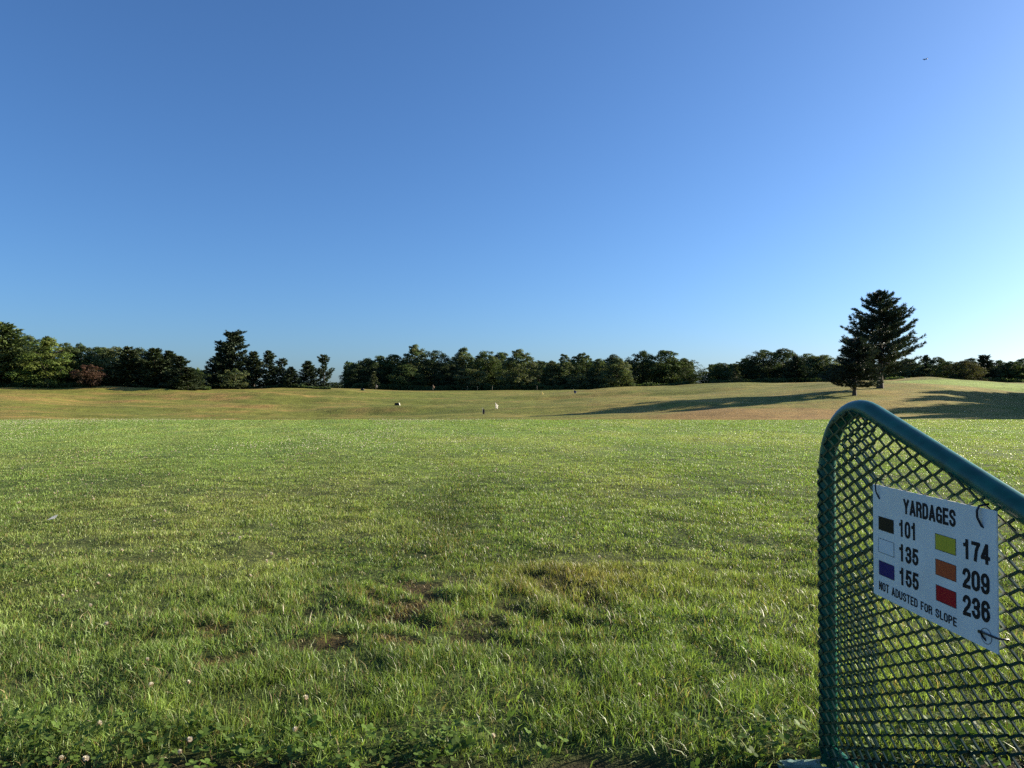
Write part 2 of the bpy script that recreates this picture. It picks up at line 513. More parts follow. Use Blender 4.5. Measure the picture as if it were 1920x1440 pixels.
# clover flowers: pale heads of many florets on a stalk
M_petal = leafy('clover_petals', 0.6, 0.2, 0.25, tcol=(1, 1, 0.9))
def flower_arrays(seed, floret=70):
    r = np.random.default_rng(seed)
    V, F, C = [], [], []
    for i in range(floret):
        u = (i + 0.5) / floret
        ph = math.acos(1 - 1.75 * u); th = i * 2.39996
        d = np.array([math.sin(ph) * math.cos(th), math.sin(ph) * math.sin(th), math.cos(ph) * 0.9])
        s = np.cross(d, [0.1, 0.2, 1.0]); s /= np.linalg.norm(s) + 1e-9
        b = len(V)
        L = 0.0105 * (0.85 + 0.3 * r.random()); wd = 0.0017
        V += [d * .003 - s * wd * .5, d * .003 + s * wd * .5, d * L * .8 + s * wd, d * L * .8 - s * wd, d * L + np.array([0, 0, .0012])]
        F += [(b, b + 1, b + 2), (b, b + 2, b + 3), (b + 3, b + 2, b + 4)]
        c = np.array([0.62, 0.56, 0.44]) if ph < 1.7 else np.array([0.45, 0.33, 0.22])
        C += [c * (0.85 + .3 * r.random())] * 5
    return np.array(V), np.array(F), np.array(C)
def stem_arrays(h, bend):
    V, F = tube_arrays([(0, 0, -h), (bend * .3, 0, -h * .5), (0, 0, 0)], 0.0011, 4)
    return mesh_np('stem', V, F, np.tile(np.array([0.10, 0.15, 0.05]), (len(V), 1)))
FM = [mesh_np('clover_head', *flower_arrays(k)) for k in range(4)]
SM = [stem_arrays(.06, .02 * (-1) ** k) for k in range(2)]
for m_ in FM: m_.materials.append(M_petal)
for m_ in SM: m_.materials.append(M_grass)
def put_flower(x, y, label, h=0.055, sc=1.0, stem=True, k=0):
    o = link('clover_flower', FM[k % 4], None)
    o.location = (x, y, gz1(x, y) + h)
    o.rotation_euler = (random.uniform(-.5, .5), random.uniform(-.5, .5), random.uniform(0, 6))
    o.scale = (sc,) * 3
    tag(o, label, 'flower', 'white clover flowers in the lawn')
    if stem:
        s = link('stem', SM[k % 2], None, o)
def px_ground(px, py, h=0.05):
    Y = FPX * (CAM_H - h) / (py - HORIZ); return (px - 960) / FPX * Y, Y
NEAR_FL = [
    (122, 1410, 'white clover flower at the bottom left corner, first of the front row'),
    (168, 1408, 'white clover flower beside the first one along the bottom left edge'),
    (343, 1398, 'white clover flower on a tall stem at the bottom edge, left of centre'),
    (361, 1380, 'pinkish clover flower just above the tall stemmed one near the bottom'),
    (193, 1354, 'white clover flower standing above the two at the bottom left corner'),
    (288, 1280, 'white clover flower in long blades, left side of the near lawn'),
    (358, 1278, 'faded clover flower right beside another in the long left blades'),
    (281, 1237, 'fading clover flower on the dry tuft at left'),
    (557, 1359, 'white clover flower alone below the bare soil at the bottom'),
    (576, 1304, 'small pale clover flower low under the bare soil patch'),
    (174, 1130, 'white clover flower furthest right of the three at left'),
    (122, 1118, 'double headed white clover flower at left, second row up'),
    (187, 1090, 'white clover flower above the double headed one at left'),
    (208, 1077, 'small white clover flower behind all others of the left cluster'),
    (148, 1111, 'small clover flower between the double headed one and its right neighbour'),
    (204, 1166, 'tiny white clover flower low in dark blades at left'),
    (502, 1052, 'pinkish white clover flower left in the row above the soil patch'),
    (540, 1048, 'tall pale clover flower at the top of the middle group'),
    (588, 1056, 'white clover flower right end of the row above the soil patch'),
    (472, 1078, 'clover flower slightly below the row above the soil patch'),
    (925, 1368, 'pale round clover bud in the grass near the bottom centre'),
    (1197, 1283, 'tiny bright clover bud in the grass right of centre'),
    (430, 1003, 'white clover flower in the middle distance, left of the centre line'),
    (232, 1035, 'white clover flower on the bright green patch at left')]
k = 0
for (px, py, lb) in NEAR_FL:
    x, y = px_ground(px, py); put_flower(x, y, lb, 0.05, random.uniform(.8, 1.15), True, k); k += 1
FAR_LB = 'small white clover flower far out on the mown lawn, only a pale speck'
fx, fy = scatter(5.2, 16, 6.5)
pat = fbm(fx * 0.5, fy * 0.35, 81, 3)
ok = (RNG.random(len(fx)) < sst(0.42, 0.66, pat) * np.where(fx < 0.6, 1.0, 0.35)) & (np.abs(fx) < 0.70 * fy)
sel = np.argsort(fy[ok])[:230]
fxs, fys = fx[ok][sel], fy[ok][sel]
for x, y in zip(fxs, fys):
    put_flower(x, y, FAR_LB, 0.045, random.uniform(.95, 1.25) * (1 + 0.01 * y), False, k); k += 1
# the rest further out: one mass of little heads
fx, fy = scatter(float(fys.max()), 38, 13.0)
pat = fbm(fx * 0.22, fy * 0.10, 83, 3)
ok = RNG.random(len(fx)) < sst(0.46, 0.66, pat) * np.where(fx < 4, 1.0, 0.35)
fx, fy = fx[ok], fy[ok]; n = len(fx)
rr = 0.007 + 0.007 * RNG.random(n) + fy * 0.0001
zc = gz(fx, fy) + 0.045
octv = np.array([[1, 0, 0], [0, 1, 0], [-1, 0, 0], [0, -1, 0], [0, 0, .9], [0, 0, -.9]], float)
octf = np.array([[0, 1, 4], [1, 2, 4], [2, 3, 4], [3, 0, 4], [1, 0, 5], [2, 1, 5], [3, 2, 5], [0, 3, 5]])
V = (np.stack([fx, fy, zc], 1)[:, None, :] + octv[None] * rr[:, None, None]).reshape(-1, 3)
F = (np.arange(n)[:, None, None] * 6 + octf[None]).reshape(-1, 3)
C = np.repeat(np.array([[0.66, 0.61, 0.46]]) * (0.7 + .5 * RNG.random(n))[:, None], 6, axis=0)
tag(link('clover_bloom', mesh_np('clover_bloom', V, F, C), M_petal), 'pale clover blooms dotting the far part of the lawn', 'flowers', kind='stuff')

# ------------------------------------------------------------------ trees
def cards(P, N, size, asp, r):
    """quads at P facing roughly N"""
    n = len(P)
    N = N / (np.linalg.norm(N, axis=1, keepdims=True) + 1e-9)
    rnd = r.normal(size=(n, 3))
    a = np.cross(N, rnd); a /= np.linalg.norm(a, axis=1, keepdims=True) + 1e-9
    b = np.cross(N, a)
    s = size[:, None] * 0.5
    A = a * s; B = b * s * asp
    V = np.stack([P - A, P - B * .8 + A * .1, P + A, P + B * .8 - A * .1], 1).reshape(-1, 3)
    F = np.arange(n * 4).reshape(-1, 4)
    return V, F

def deciduous(seed, H=12.0, W=9.0, col=(0.045, 0.075, 0.022), shape='round', nclump=130, per=105, low=0.04, leaf=0.30, gap=0.0):
    r = np.random.default_rng(seed)
    P, N, S_, C = [], [], [], []
    R = W / 2
    cl = []
    ph0 = r.random(6) * 6.28
    tries = 0
    while len(cl) < nclump and tries < 5000:
        tries += 1
        u = r.random(); th = r.random() * 6.283
        pk = {'round': .42, 'oval': .30, 'column': .35, 'cone': .12}[shape]
        if u > pk: prof = (1 - ((u - pk) / (1 - pk)) ** (2.2 if shape == 'round' else 1.9 if shape != 'cone' else 1.35)) ** (0.62 if shape != 'cone' else 0.85)
        else: prof = 0.80 + 0.20 * (u / pk)
        if r.random() > prof + 0.25: continue
        prof *= 1 + 0.16 * math.sin(2 * th + ph0[0]) + 0.14 * math.sin(3 * th + ph0[1] + 4 * u)
        q = math.sqrt(r.random()) if r.random() < 0.35 else 0.72 + 0.28 * r.random()
        rad = R * prof * q
        z = H * (low + (0.95 - low) * u)
        cl.append((rad * math.cos(th), rad * math.sin(th), z, q))
    cl.append((0, 0, H * 0.92, 1)); cl.append((r.normal() * .5, r.normal() * .5, H * 0.85, 1))
    for (cx, cy, cz, q) in cl:
        cr = W * (0.080 + 0.065 * r.random()) * (1.0 if cz < H * .72 else 0.72)
        m = int(per * (0.7 + 0.6 * r.random()))
        d = r.normal(size=(m, 3)); d /= np.linalg.norm(d, axis=1, keepdims=True)
        d[:, 2] = np.where(r.random(m) < .7, np.abs(d[:, 2]), d[:, 2])
        rad = cr * (0.55 + 0.5 * r.random(m))
        p = np.array([cx, cy, cz]) + d * rad[:, None] * np.array([1.05, 1.05, 1.0])
        P.append(p); N.append(d + r.normal(size=(m, 3)) * 0.38)
        S_.append(leaf * (0.6 + 0.8 * r.random(m)))
        hue = 0.75 + 0.5 * r.random()
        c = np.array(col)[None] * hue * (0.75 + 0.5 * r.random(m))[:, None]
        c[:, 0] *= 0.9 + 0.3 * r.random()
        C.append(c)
    # inner leaves
    m = nclump * 12
    u = r.random(m); th = r.random(m) * 6.283
    rr = R * 0.72 * np.sqrt(r.random(m)) * np.sin(np.pi * (u * 0.8 + 0.14)) ** 0.6
    if shape == 'cone': rr = R * 0.6 * np.sqrt(r.random(m)) * (1 - u)
    P.append(np.stack([rr * np.cos(th), rr * np.sin(th), H * (low + (0.88 - low) * u)], 1)); N.append(r.normal(size=(m, 3)))
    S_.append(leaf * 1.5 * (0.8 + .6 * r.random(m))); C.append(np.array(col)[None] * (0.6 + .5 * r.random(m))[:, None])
    P = np.concatenate(P); N = np.concatenate(N); S_ = np.concatenate(S_); C = np.concatenate(C)
    ok = P[:, 2] > 0.02; P, N, S_, C = P[ok], N[ok], S_[ok], C[ok]
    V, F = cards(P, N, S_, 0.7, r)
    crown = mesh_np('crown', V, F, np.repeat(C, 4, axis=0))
    # trunk with limbs
    bm = bmesh.new()
    tr = W * 0.032
    lean = r.normal(size=2) * 0.2
    path = [(0, 0, -0.4), (0, 0, 0.15), (lean[0] * .3, lean[1] * .3, H * .3), (lean[0], lean[1], H * .6), (lean[0] * 1.2, lean[1], H * .86)]
    add_tube(bm, path, [tr * 1.5, tr * 1.12, tr * .85, tr * .5, tr * .12], 8)
    for i in range(9):
        z0 = H * (0.16 + 0.06 * i); th = i * 2.4 + r.random()
        L = R * (0.85 - .05 * i)
        d = Vector((math.cos(th), math.sin(th), 0))
        add_tube(bm, [Vector((lean[0] * .4, lean[1] * .4, z0)), Vector((0, 0, z0 + L * .25)) + d * L * .5, Vector((0, 0, z0 + L * .6)) + d * L], [tr * .4, tr * .24, tr * .05], 6)
    tme = bpy.data.meshes.new('trunk')
    for f in bm.faces: f.smooth = True
    bm.to_mesh(tme); bm.free()
    crown.materials.append(M_leaf); tme.materials.append(M_bark)
    return crown, tme, H, W

def conifer(seed, H=13.0, R=4.2, col=(0.040, 0.060, 0.030), prof=None, bare_to=0.04, whorl=0.55, nb=6, up=0.32, tuft=0.60, dens=4.6, sparse=0.0, trunk_r=0.2, extra=(), asp=0.34, per=8, spread=.55, brush=1.0):
    r = np.random.default_rng(seed)
    if prof is None: prof = lambda u: (1 - u) ** 0.75 * (0.75 + 0.25 * math.sin(min(1, u * 5 + .4) * 1.57))
    P, D, S_, C = [], [], [], []
    bm = bmesh.new()
    bend = r.normal(size=2) * H * 0.008
    cen = lambda z: np.array([bend[0] * math.sin(z / H * 3), bend[1] * math.sin(z / H * 2.5), z])
    zs = np.linspace(0, H * 0.99, 9)
    path = [Vector((0, 0, -0.5))] + [Vector(cen(z)) for z in zs]
    rad = [trunk_r * 1.7, trunk_r * 1.35] + [trunk_r * (1 - 0.95 * z / H) + 0.015 for z in zs[1:]]
    add_tube(bm, path, rad, 10)
    branches = []
    z = H * bare_to
    while z < H * 0.985:
        u = z / H
        for i in range(nb):
            if r.random() < sparse: continue
            th = r.random() * 6.283
            L = R * prof(u) * (0.62 + 0.5 * r.random()) * (1.18 if r.random() < .15 else 1.0)
            branches.append((z + r.normal() * whorl * .25, th, max(L, 0.35), up * (0.6 + .8 * r.random())))
        z += whorl * (0.75 + 0.5 * r.random()) * (1.0 - 0.45 * u)
    for (zb, th, L, u_) in list(branches) + [tuple(e) for e in extra]:
        zb = min(max(zb, 0.2), H * .985)
        d = np.array([math.cos(th), math.sin(th), 0.0]); s = np.array([-d[1], d[0], 0.0])
        c0 = cen(zb)
        k = zb / H
        droop = 0.16 * (1 - k) * (0 if u_ > .6 else 1)
        def pt(t): return c0 + d * L * t + np.array([0, 0, L * (u_ * t * t - droop * t * (1 - t) * 2 + 0.30 * max(0, k - .72) * t * 2)]) + s * math.sin(t * 2.2 + th * 3) * L * .05
        br = max(0.012, trunk_r * 0.16 * min(1, L / R))
        add_tube(bm, [Vector(pt(t)) for t in (0, .35, .7, .96)], [br * 1.4, br, br * .6, br * .2], 5, cap=False)
        nt_ = max(3, int(L * dens))
        for j in range(nt_):
            t = 0.16 + 0.84 * (j + r.random()) / nt_
            sw = L * 0.26 * (1 - 0.80 * t) * (0.35 + t) * 1.5 * brush
            o = s * r.normal() * sw * .6 + np.array([0, 0, r.normal() * .07 * min(1.5, L * .3)])
            base = pt(t) + o
            ax = d * 0.9 + s * np.sign(r.normal()) * 0.55 * (1 - t) + np.array([0, 0, .30 + u_ * t])
            for q in range(per):
                dv = ax + r.normal(size=3) * spread
                dv /= np.linalg.norm(dv)
                P.append(base + r.normal(size=3) * .06); D.append(dv); S_.append(tuft * (0.55 + .7 * r.random()))
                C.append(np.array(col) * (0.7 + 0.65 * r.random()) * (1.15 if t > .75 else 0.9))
    P = np.array(P); D = np.array(D); S_ = np.array(S_); C = np.array(C)
    n = len(P)
    sd_ = np.cross(D, r.normal(size=(n, 3))); sd_ /= np.linalg.norm(sd_, axis=1, keepdims=True)
    L_ = S_[:, None]; W_ = L_ * asp * .5
    V = np.stack([P - D * L_ * .12, P + D * L_ * .4 + sd_ * W_, P + D * L_ * .95, P + D * L_ * .4 - sd_ * W_], 1).reshape(-1, 3)
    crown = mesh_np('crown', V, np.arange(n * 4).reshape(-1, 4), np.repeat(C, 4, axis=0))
    tme = bpy.data.meshes.new('trunk')
    for f in bm.faces: f.smooth = True
    bm.to_mesh(tme); bm.free()
    crown.materials.append(M_needle); tme.materials.append(M_bark)
    return crown, tme, H, 2 * R

DK = (0.045, 0.068, 0.030); MID = (0.066, 0.098, 0.036); OL = (0.096, 0.126, 0.056); BR = (0.098, 0.138, 0.034)
PROT = {
    'd1': deciduous(101, col=DK), 'd2': deciduous(102, col=DK, shape='oval', W=10), 'd3': deciduous(103, col=MID),
    'd4': deciduous(104, col=MID, shape='oval', H=13), 'l1': deciduous(105, col=OL, shape='oval', W=8), 'l2': deciduous(106, col=OL, shape='column', W=5, nclump=60),
    'b1': deciduous(107, col=BR, shape='cone', W=9, nclump=90), 'r1': deciduous(108, col=(0.066, 0.042, 0.028), H=6, W=7, nclump=55, leaf=.26),
    's1': deciduous(109, col=OL, H=6, W=6, nclump=45, leaf=.26), 'o1': deciduous(110, col=(0.075, 0.078, 0.036), W=9.5),
    'p1': conifer(201), 'p2': conifer(202, prof=lambda u: (1 - u) ** 0.6 * (0.7 + .3 * math.sin(u * 17)), up=.42, sparse=.08),
    'p3': conifer(203, R=3.8, col=(0.044, 0.062, 0.026), prof=lambda u: 0.95 * (1 - u ** 2.2) ** 0.8 * (0.8 + .2 * math.sin(u * 23 + 1)) + .03, up=.3),
    'p4': conifer(204, R=4.6, sparse=.35, up=.55, prof=lambda u: (1 - u) ** .5 * (0.62 + .38 * math.sin(u * 14 + 2))),
    'g1': conifer(205, col=(0.075, 0.105, 0.034), R=5.2, H=15, prof=lambda u: (1 - u ** 1.8) ** 0.8, up=.3),
    't1': conifer(206, H=14, R=4.2, col=(0.034, 0.050, 0.026), prof=lambda u: 1.0 if u < .45 else (0.62 if u < .78 else 0.42) * (1.25 - u * .35), up=.4, nb=7),
    'c1': conifer(207, col=(0.075, 0.09, 0.040), H=6, R=1.7, whorl=.35, tuft=.4, dens=5),
}
TREE_GROUP = 'trees along the far edge of the driving range'
VAR = {k: [v] for k, v in PROT.items()}
for i_, (k, kw) in enumerate([('d1', dict(col=DK)), ('d2', dict(col=DK, shape='oval', W=10)), ('d3', dict(col=MID)), ('d4', dict(col=MID, shape='oval', H=13)), ('l1', dict(col=OL, shape='oval', W=8)),
                              ('d1', dict(col=MID, shape='oval', W=8.5)), ('d4', dict(col=DK, H=13, W=10)), ('d3', dict(col=OL, W=9.5))]):
    VAR[k].append(deciduous(400 + i_, **kw))
for i_, (k, kw) in enumerate([('p1', dict()), ('p3', dict(R=3.8, col=(0.044, 0.062, 0.026), prof=lambda u: 0.95 * (1 - u ** 2.0) ** 0.8 * (0.8 + .2 * math.sin(u * 19 + 2)) + .03, up=.3))]):
    VAR[k].append(conifer(440 + i_, **kw))
USE = {}
def plant(kind, px, top, half, Y, label, base=None, yaw=None, name=None, group=TREE_GROUP):
    USE[kind] = USE.get(kind, -1) + 1
    vs_ = VAR.get(kind) or [PROT[kind]]
    crown, trunk, H, W = vs_[USE[kind] % len(vs_)]
    X = (px - 960) / FPX * Y
    z0 = gz1(X, Y)
    ztop = CAM_H + (HORIZ - top) / FPX * Y
    sh = max(ztop - z0, 0.8) / H
    sw = 2 * half * (1.22 if kind[0] in 'dlosb' else 1.18 if kind[0] in 'pgt' else 1.0) / FPX * Y / W
    nm = name or ('pine_tree' if kind[0] in 'pgtc' else 'leafy_tree')
    e = empty(nm, (X, Y, z0 - 0.05), label, 'tree', group, random.uniform(0, 6.28) if yaw is None else yaw)
    e.scale = (sw, sw, sh)
    link('crown', crown, None, e); link('trunk', trunk, None, e)
    return e

TREES = [
    # left wood, nearest
    ('g1', 0, 603, 62, 168, 'tall olive green pine at the left edge of the photo'),
    ('d3', 48, 628, 34, 178, 'dark leafy tree between the left edge pine and the bright green tree'),
    ('b1', 88, 630, 50, 166, 'bright green sunlit tree beside the tall left edge pine'),
    ('d4', 122, 640, 30, 176, 'dark leafy tree behind the right side of the bright green tree'),
    ('d1', 148, 641, 30, 180, 'dark round tree with a raised crown behind the reddish tree'),
    ('d3', 150, 672, 26, 171, 'low green tree filling in at left of the reddish tree'),
    ('r1', 170, 683, 29, 164, 'small reddish brown tree standing before the dark wood'),
    ('d4', 188, 648, 32, 178, 'dark leafy tree rising directly behind the reddish brown tree'),
    ('d3', 214, 648, 32, 175, 'mid green leafy tree just right of the reddish brown tree'),
    ('p3', 240, 650, 32, 172, 'dense pine at the middle of the left wood'),
    ('d1', 262, 652, 34, 180, 'dark round tree between the two dense pines of the left wood'),
    ('p3', 288, 653, 36, 172, 'broad dense pine near the right end of the left wood'),
    ('p1', 316, 659, 36, 175, 'pine with layered branches near the sloping end of the left wood'),
    ('p2', 336, 668, 36, 170, 'last tall pine at the sloping right end of the left wood'),
    ('p3', 352, 688, 26, 168, 'short pine ending the left wood at the sky gap'),
    ('d1', 384, 692, 22, 196, 'small dark round tree in the gap left of the tallest group'),
    # group of pines on the crest
    ('p1', 410, 662, 30, 186, 'dark pine forming the left shoulder of the tall clump'),
    ('t1', 436, 626, 36, 188, 'tallest dark conifer with a knobbly double top on the crest'),
    ('s1', 440, 690, 26, 182, 'olive bush tree at the foot of the knobbly tallest conifer'),
    ('p3', 476, 659, 24, 190, 'narrow pine just right of the knobbly tallest conifer'),
    ('p2', 503, 658, 27, 188, 'full dark pine second to the right of the knobbly conifer'),
    ('p4', 529, 672, 26, 190, 'ragged pine with a small knob top and thin branches'),
    ('p1', 546, 688, 22, 186, 'low pine at the right foot of the ragged knob topped pine'),
    ('p1', 577, 677, 28, 192, 'rounded pine left of the windswept pine'),
    ('p4', 607, 665, 26, 190, 'windswept pine with upturned branches before the sky gap'),
    ('d1', 622, 716, 14, 330, 'tiny far tree low in the sky gap, left of two'),
    ('d2', 640, 716, 14, 330, 'tiny far tree low in the sky gap, right of two'),
    # central wood
    ('d1', 664, 690, 22, 236, 'low dark tree at the left tip of the central wood'),
    ('d2', 686, 670, 28, 240, 'dark round tree near the left end of the central wood'),
    ('d1', 712, 665, 26, 246, 'dark round tree behind the slim pale young tree'),
    ('c1', 701, 697, 12, 226, 'slim pale young tree before the dark left end of the central wood'),
    ('d3', 738, 664, 26, 244, 'dark leafy tree left of the tallest light topped tree'),
    ('l1', 777, 645, 25, 246, 'tallest light topped tree of the central wood'),
    ('d3', 764, 682, 30, 236, 'shaded lower tree in front of the tallest light topped tree'),
    ('d4', 815, 654, 28, 244, 'rounded tree right of the tallest light topped tree'),
    ('d1', 842, 676, 26, 238, 'low dark tree in the dip of the central wood'),
    ('l1', 868, 650, 24, 246, 'peaked olive tree between two dips of the central wood'),
    ('d3', 880, 690, 28, 234, 'lower green tree before the peaked olive tree'),
    ('d4', 912, 656, 31, 242, 'broad dark tree left of the big sunlit round tree'),
    ('d3', 940, 660, 26, 248, 'dark tree squeezed behind the big sunlit round tree'),
    ('l1', 972, 654, 29, 234, 'big round tree with its right side sunlit, mid photo'),
    ('d1', 1012, 677, 26, 250, 'low dark tree right of the big sunlit round tree'),
    ('l1', 1036, 675, 20, 240, 'pale grey green tree left of the slender poplar'),
    ('l2', 1058, 661, 15, 238, 'slender pale poplar like tree standing above its neighbours'),
    ('d1', 1094, 660, 28, 246, 'dark tree right of the slender poplar like tree'),
    ('s1', 1086, 698, 22, 232, 'small bush tree at the foot right of the slender poplar'),
    ('l1', 1122, 672, 22, 238, 'grey green tree left of the pale sunlit tree'),
    ('l1', 1156, 670, 28, 230, 'pale sunlit tree with a jagged top reaching the ground'),
    ('d2', 1150, 663, 24, 252, 'dark tree peeping over the pale sunlit jagged tree'),
    ('d2', 1204, 656, 32, 246, 'big dark tree right of the pale sunlit jagged tree'),
    ('d4', 1248, 655, 36, 242, 'broadest dark tree near the right end of the central wood'),
    ('d1', 1284, 670, 26, 244, 'dark tree ending the central wood at the right sky gap'),
    # right wood
    ('d1', 1322, 696, 16, 258, 'small dark tree low in the right hand sky gap'),
    ('d3', 1352, 679, 26, 236, 'round tree starting the right wood after the sky gap'),
    ('c1', 1380, 684, 13, 222, 'small cone shaped sunlit tree before the right wood'),
    ('d1', 1398, 670, 22, 240, 'dark tree left of the broad domed pair in the right wood'),
    ('d4', 1430, 653, 32, 236, 'left one of the broad domed pair in the right wood'),
    ('d2', 1470, 652, 34, 238, 'right one of the broad domed pair in the right wood'),
    ('p1', 1494, 668, 28, 228, 'dark pine with pale branch layers before the right wood'),
    ('d4', 1514, 661, 28, 238, 'leafy tree right of the broad domed pair'),
    ('d3', 1544, 664, 28, 234, 'leafy tree just left of the small lone pine'),
    ('d2', 1580, 668, 28, 236, 'dark tree hidden partly behind the small lone pine'),
    ('d1', 1628, 676, 30, 232, 'dark tree behind the trunk of the big lone pine'),
    ('d3', 1672, 676, 26, 226, 'leafy tree showing under the right boughs of the big lone pine'),
    ('l1', 1704, 672, 24, 222, 'olive tree at the right foot of the big lone pine'),
    ('p2', 1737, 666, 18, 220, 'spiky dark pine first right of the big lone pine'),
    ('d2', 1758, 668, 20, 226, 'dark thin crowned tree between the spiky pine and the tan tree'),
    ('d3', 1782, 676, 22, 218, 'low dark tree left of the rounded tan tree'),
    ('o1', 1808, 676, 27, 212, 'rounded tan olive tree behind the putting green'),
    ('d1', 1822, 671, 22, 232, 'dark tree behind the rounded tan olive tree'),
    ('t1', 1846, 668, 19, 216, 'dark pointed conifer right of the rounded tan tree'),
    ('d2', 1872, 674, 24, 220, 'dark bushy tree left of the right edge pair'),
    ('d1', 1896, 676, 24, 216, 'dark tree before the right edge of the photo'),
    ('l1', 1918, 671, 22, 218, 'grey olive tree cut by the right edge of the photo'),
]
for t in TREES: plant(*t)
# trees beyond the frame edges, needed by a camera a step to the side
for (k_, px, top, half, Y) in (('d4', -60, 615, 50, 172), ('p3', -130, 618, 50, 172), ('d3', 1962, 672, 26, 220), ('d1', 2010, 668, 30, 222)):
    plant(k_, px, top, half, Y, 'tree of the wood just beyond the side of the photo')

# dense wood behind the front trees: one mass
def woodland():
    r = np.random.default_rng(5)
    runs = [(-200, 372, 196, 655, 690), (645, 1300, 262, 676, 676), (1330, 2050, 250, 680, 684)]
    P, N, S_, C = [], [], [], []
    for (a, b, Y0, t0, t1) in runs:
        m = int((b - a) * 34)
        px = a + (b - a) * r.random(m); Y = Y0 + 14 * r.random(m)
        X = (px - 960) / FPX * Y
        z0 = gz(X, Y)
        top = CAM_H + (HORIZ - (t0 + (t1 - t0) * (px - a) / (b - a))) / FPX * Y
        u = r.random(m)
        cap = 0.82 + 0.18 * vnoise(X / 5, Y / 5, 3)
        P.append(np.stack([X, Y, z0 + (top - z0) * u * cap], 1))
        N.append(r.normal(size=(m, 3)) + np.array([0, -0.6, .3])); S_.append(1.0 + .7 * r.random(m))
        C.append(np.array(DK)[None] * (0.6 + .6 * r.random(m))[:, None])
    P = np.concatenate(P); N = np.concatenate(N); S_ = np.concatenate(S_); C = np.concatenate(C)
    V, F = cards(P, N, S_, .75, r)
    return mesh_np('woodland', V, F, np.repeat(C, 4, axis=0))
tag(link('woodland', woodland(), M_leaf), 'dark depth of the wood behind the front trees', 'woodland', kind='stuff')
# brush at the foot of the woods
def brush():
    r = np.random.default_rng(6)
    P, N, S_, C = [], [], [], []
    for (a, b, Y0, hh) in [(-60, 180, 163, 0.9), (180, 395, 172, 0.6), (385, 620, 184, 0.8), (655, 1300, 229, 2.0), (1330, 1640, 224, 1.8), (1660, 2000, 209, 1.8)]:
        m = int((b - a) * 26)
        px = a + (b - a) * r.random(m); Y = Y0 + 5 * r.random(m)
        X = (px - 960) / FPX * Y
        h = hh * (0.35 + 1.1 * fbm(X / 4, Y / 4, 7, 3)) * sst(0.30, .5, vnoise(X / 6, Y / 6, 8) + .1)
        P.append(np.stack([X, Y, gz(X, Y) + h * r.random(m)], 1)); N.append(r.normal(size=(m, 3)) + np.array([0, -.5, .6]))
        S_.append(.45 + .35 * r.random(m)); C.append(np.array(MID)[None] * (0.6 + .6 * r.random(m))[:, None])
    P = np.concatenate(P); N = np.concatenate(N); S_ = np.concatenate(S_); C = np.concatenate(C)
    V, F = cards(P, N, S_, .75, r)
    return mesh_np('brush', V, F, np.repeat(C, 4, axis=0))
tag(link('brush', brush(), M_leaf), 'low brush along the foot of the woods', 'brush', kind='stuff')

# the lone pine and the small pine before it
def hero_prof(u):
    k = [(0.0, .2), (.15, .55), (.22, .96), (.32, 1.0), (.45, .95), (.58, .80), (.70, .70), (.80, .53), (.90, .36), (.96, .20), (1.0, .06)]
    for (a, va), (b, vb) in zip(k, k[1:]):
        if a <= u <= b: return va + (vb - va) * (u - a) / (b - a)
    return .1
hero_extra = [(9.0, 0.12, 6.2, .35), (6.1, 0.05, 6.9, .36), (5.4, -0.15, 6.6, .30), (5.0, .25, 6.2, .22), (4.1, .0, 6.3, .16), (10.6, .1, 4.4, .55),
              (3.6, -.3, 5.8, .10), (4.6, .45, 6.0, .2), (9.6, 3.1, 4.6, .4), (8.2, 3.2, 5.0, .3), (11.2, 3.0, 3.9, .45), (7.0, 3.0, 5.2, .25), (12.0, .3, 3.3, .7)]
PROT['h1'] = conifer(301, H=15.4, R=5.3, prof=hero_prof, col=(0.046, 0.066, 0.038), bare_to=.17, whorl=.60, nb=7, up=.34, tuft=.46, dens=8.5, trunk_r=.42,
                     extra=hero_extra, asp=.17, per=13, sparse=.05, spread=.42, brush=.72)
PROT['h2'] = conifer(302, H=8.4, R=4.1, col=(0.032, 0.046, 0.028), prof=lambda u: (0.75 + u * 1.2) if u < .22 else (1.02 - (u - .22) * .95), bare_to=.19, whorl=.5, nb=8,
                     up=.14, tuft=.42, dens=8.5, trunk_r=.24, asp=.17, per=13, sparse=.0, spread=.42, brush=.8)
LONE = 'lone pines on the rise at right'
plant('h1', 1650, 548, 5.3 / 110 * FPX, 110, 'biggest pine, standing alone on the rise at right', yaw=0, group=LONE)
plant('h2', 1602, 634, 4.1 / 100 * FPX, 100, 'small dark pine with a forked trunk in front of the biggest pine', yaw=1.0, group=LONE)

# pines past the right of the frame, whose shadows fall on the slope
for (x, y, h, k_) in ((110, 122, 17, 'p1'), (109, 115, 19, 'g1'), (104, 104, 20, 'p3'), (98, 95, 18, 'g1'), (94, 86, 16, 'p2'), (126, 128, 20, 'p1'), (122, 112, 21, 'g1'), (114, 98, 21, 'p1'), (86, 84, 15, 'p3'), (92, 92, 18, 'p1'), (97, 101, 17, 'p3'), (103, 111, 17, 'p1')):
    crown, trunk, H, W = PROT[k_]
    e = empty('pine_tree', (x, y, gz1(x, y) - .05), 'pine beyond the right edge of the photo shading the slope', 'tree', 'pines shading the right slope', random.random() * 6)
    e.scale = (h / H * 1.25,) * 2 + (h / H,)
    link('crown', crown, None, e); link('trunk', trunk, None, e)

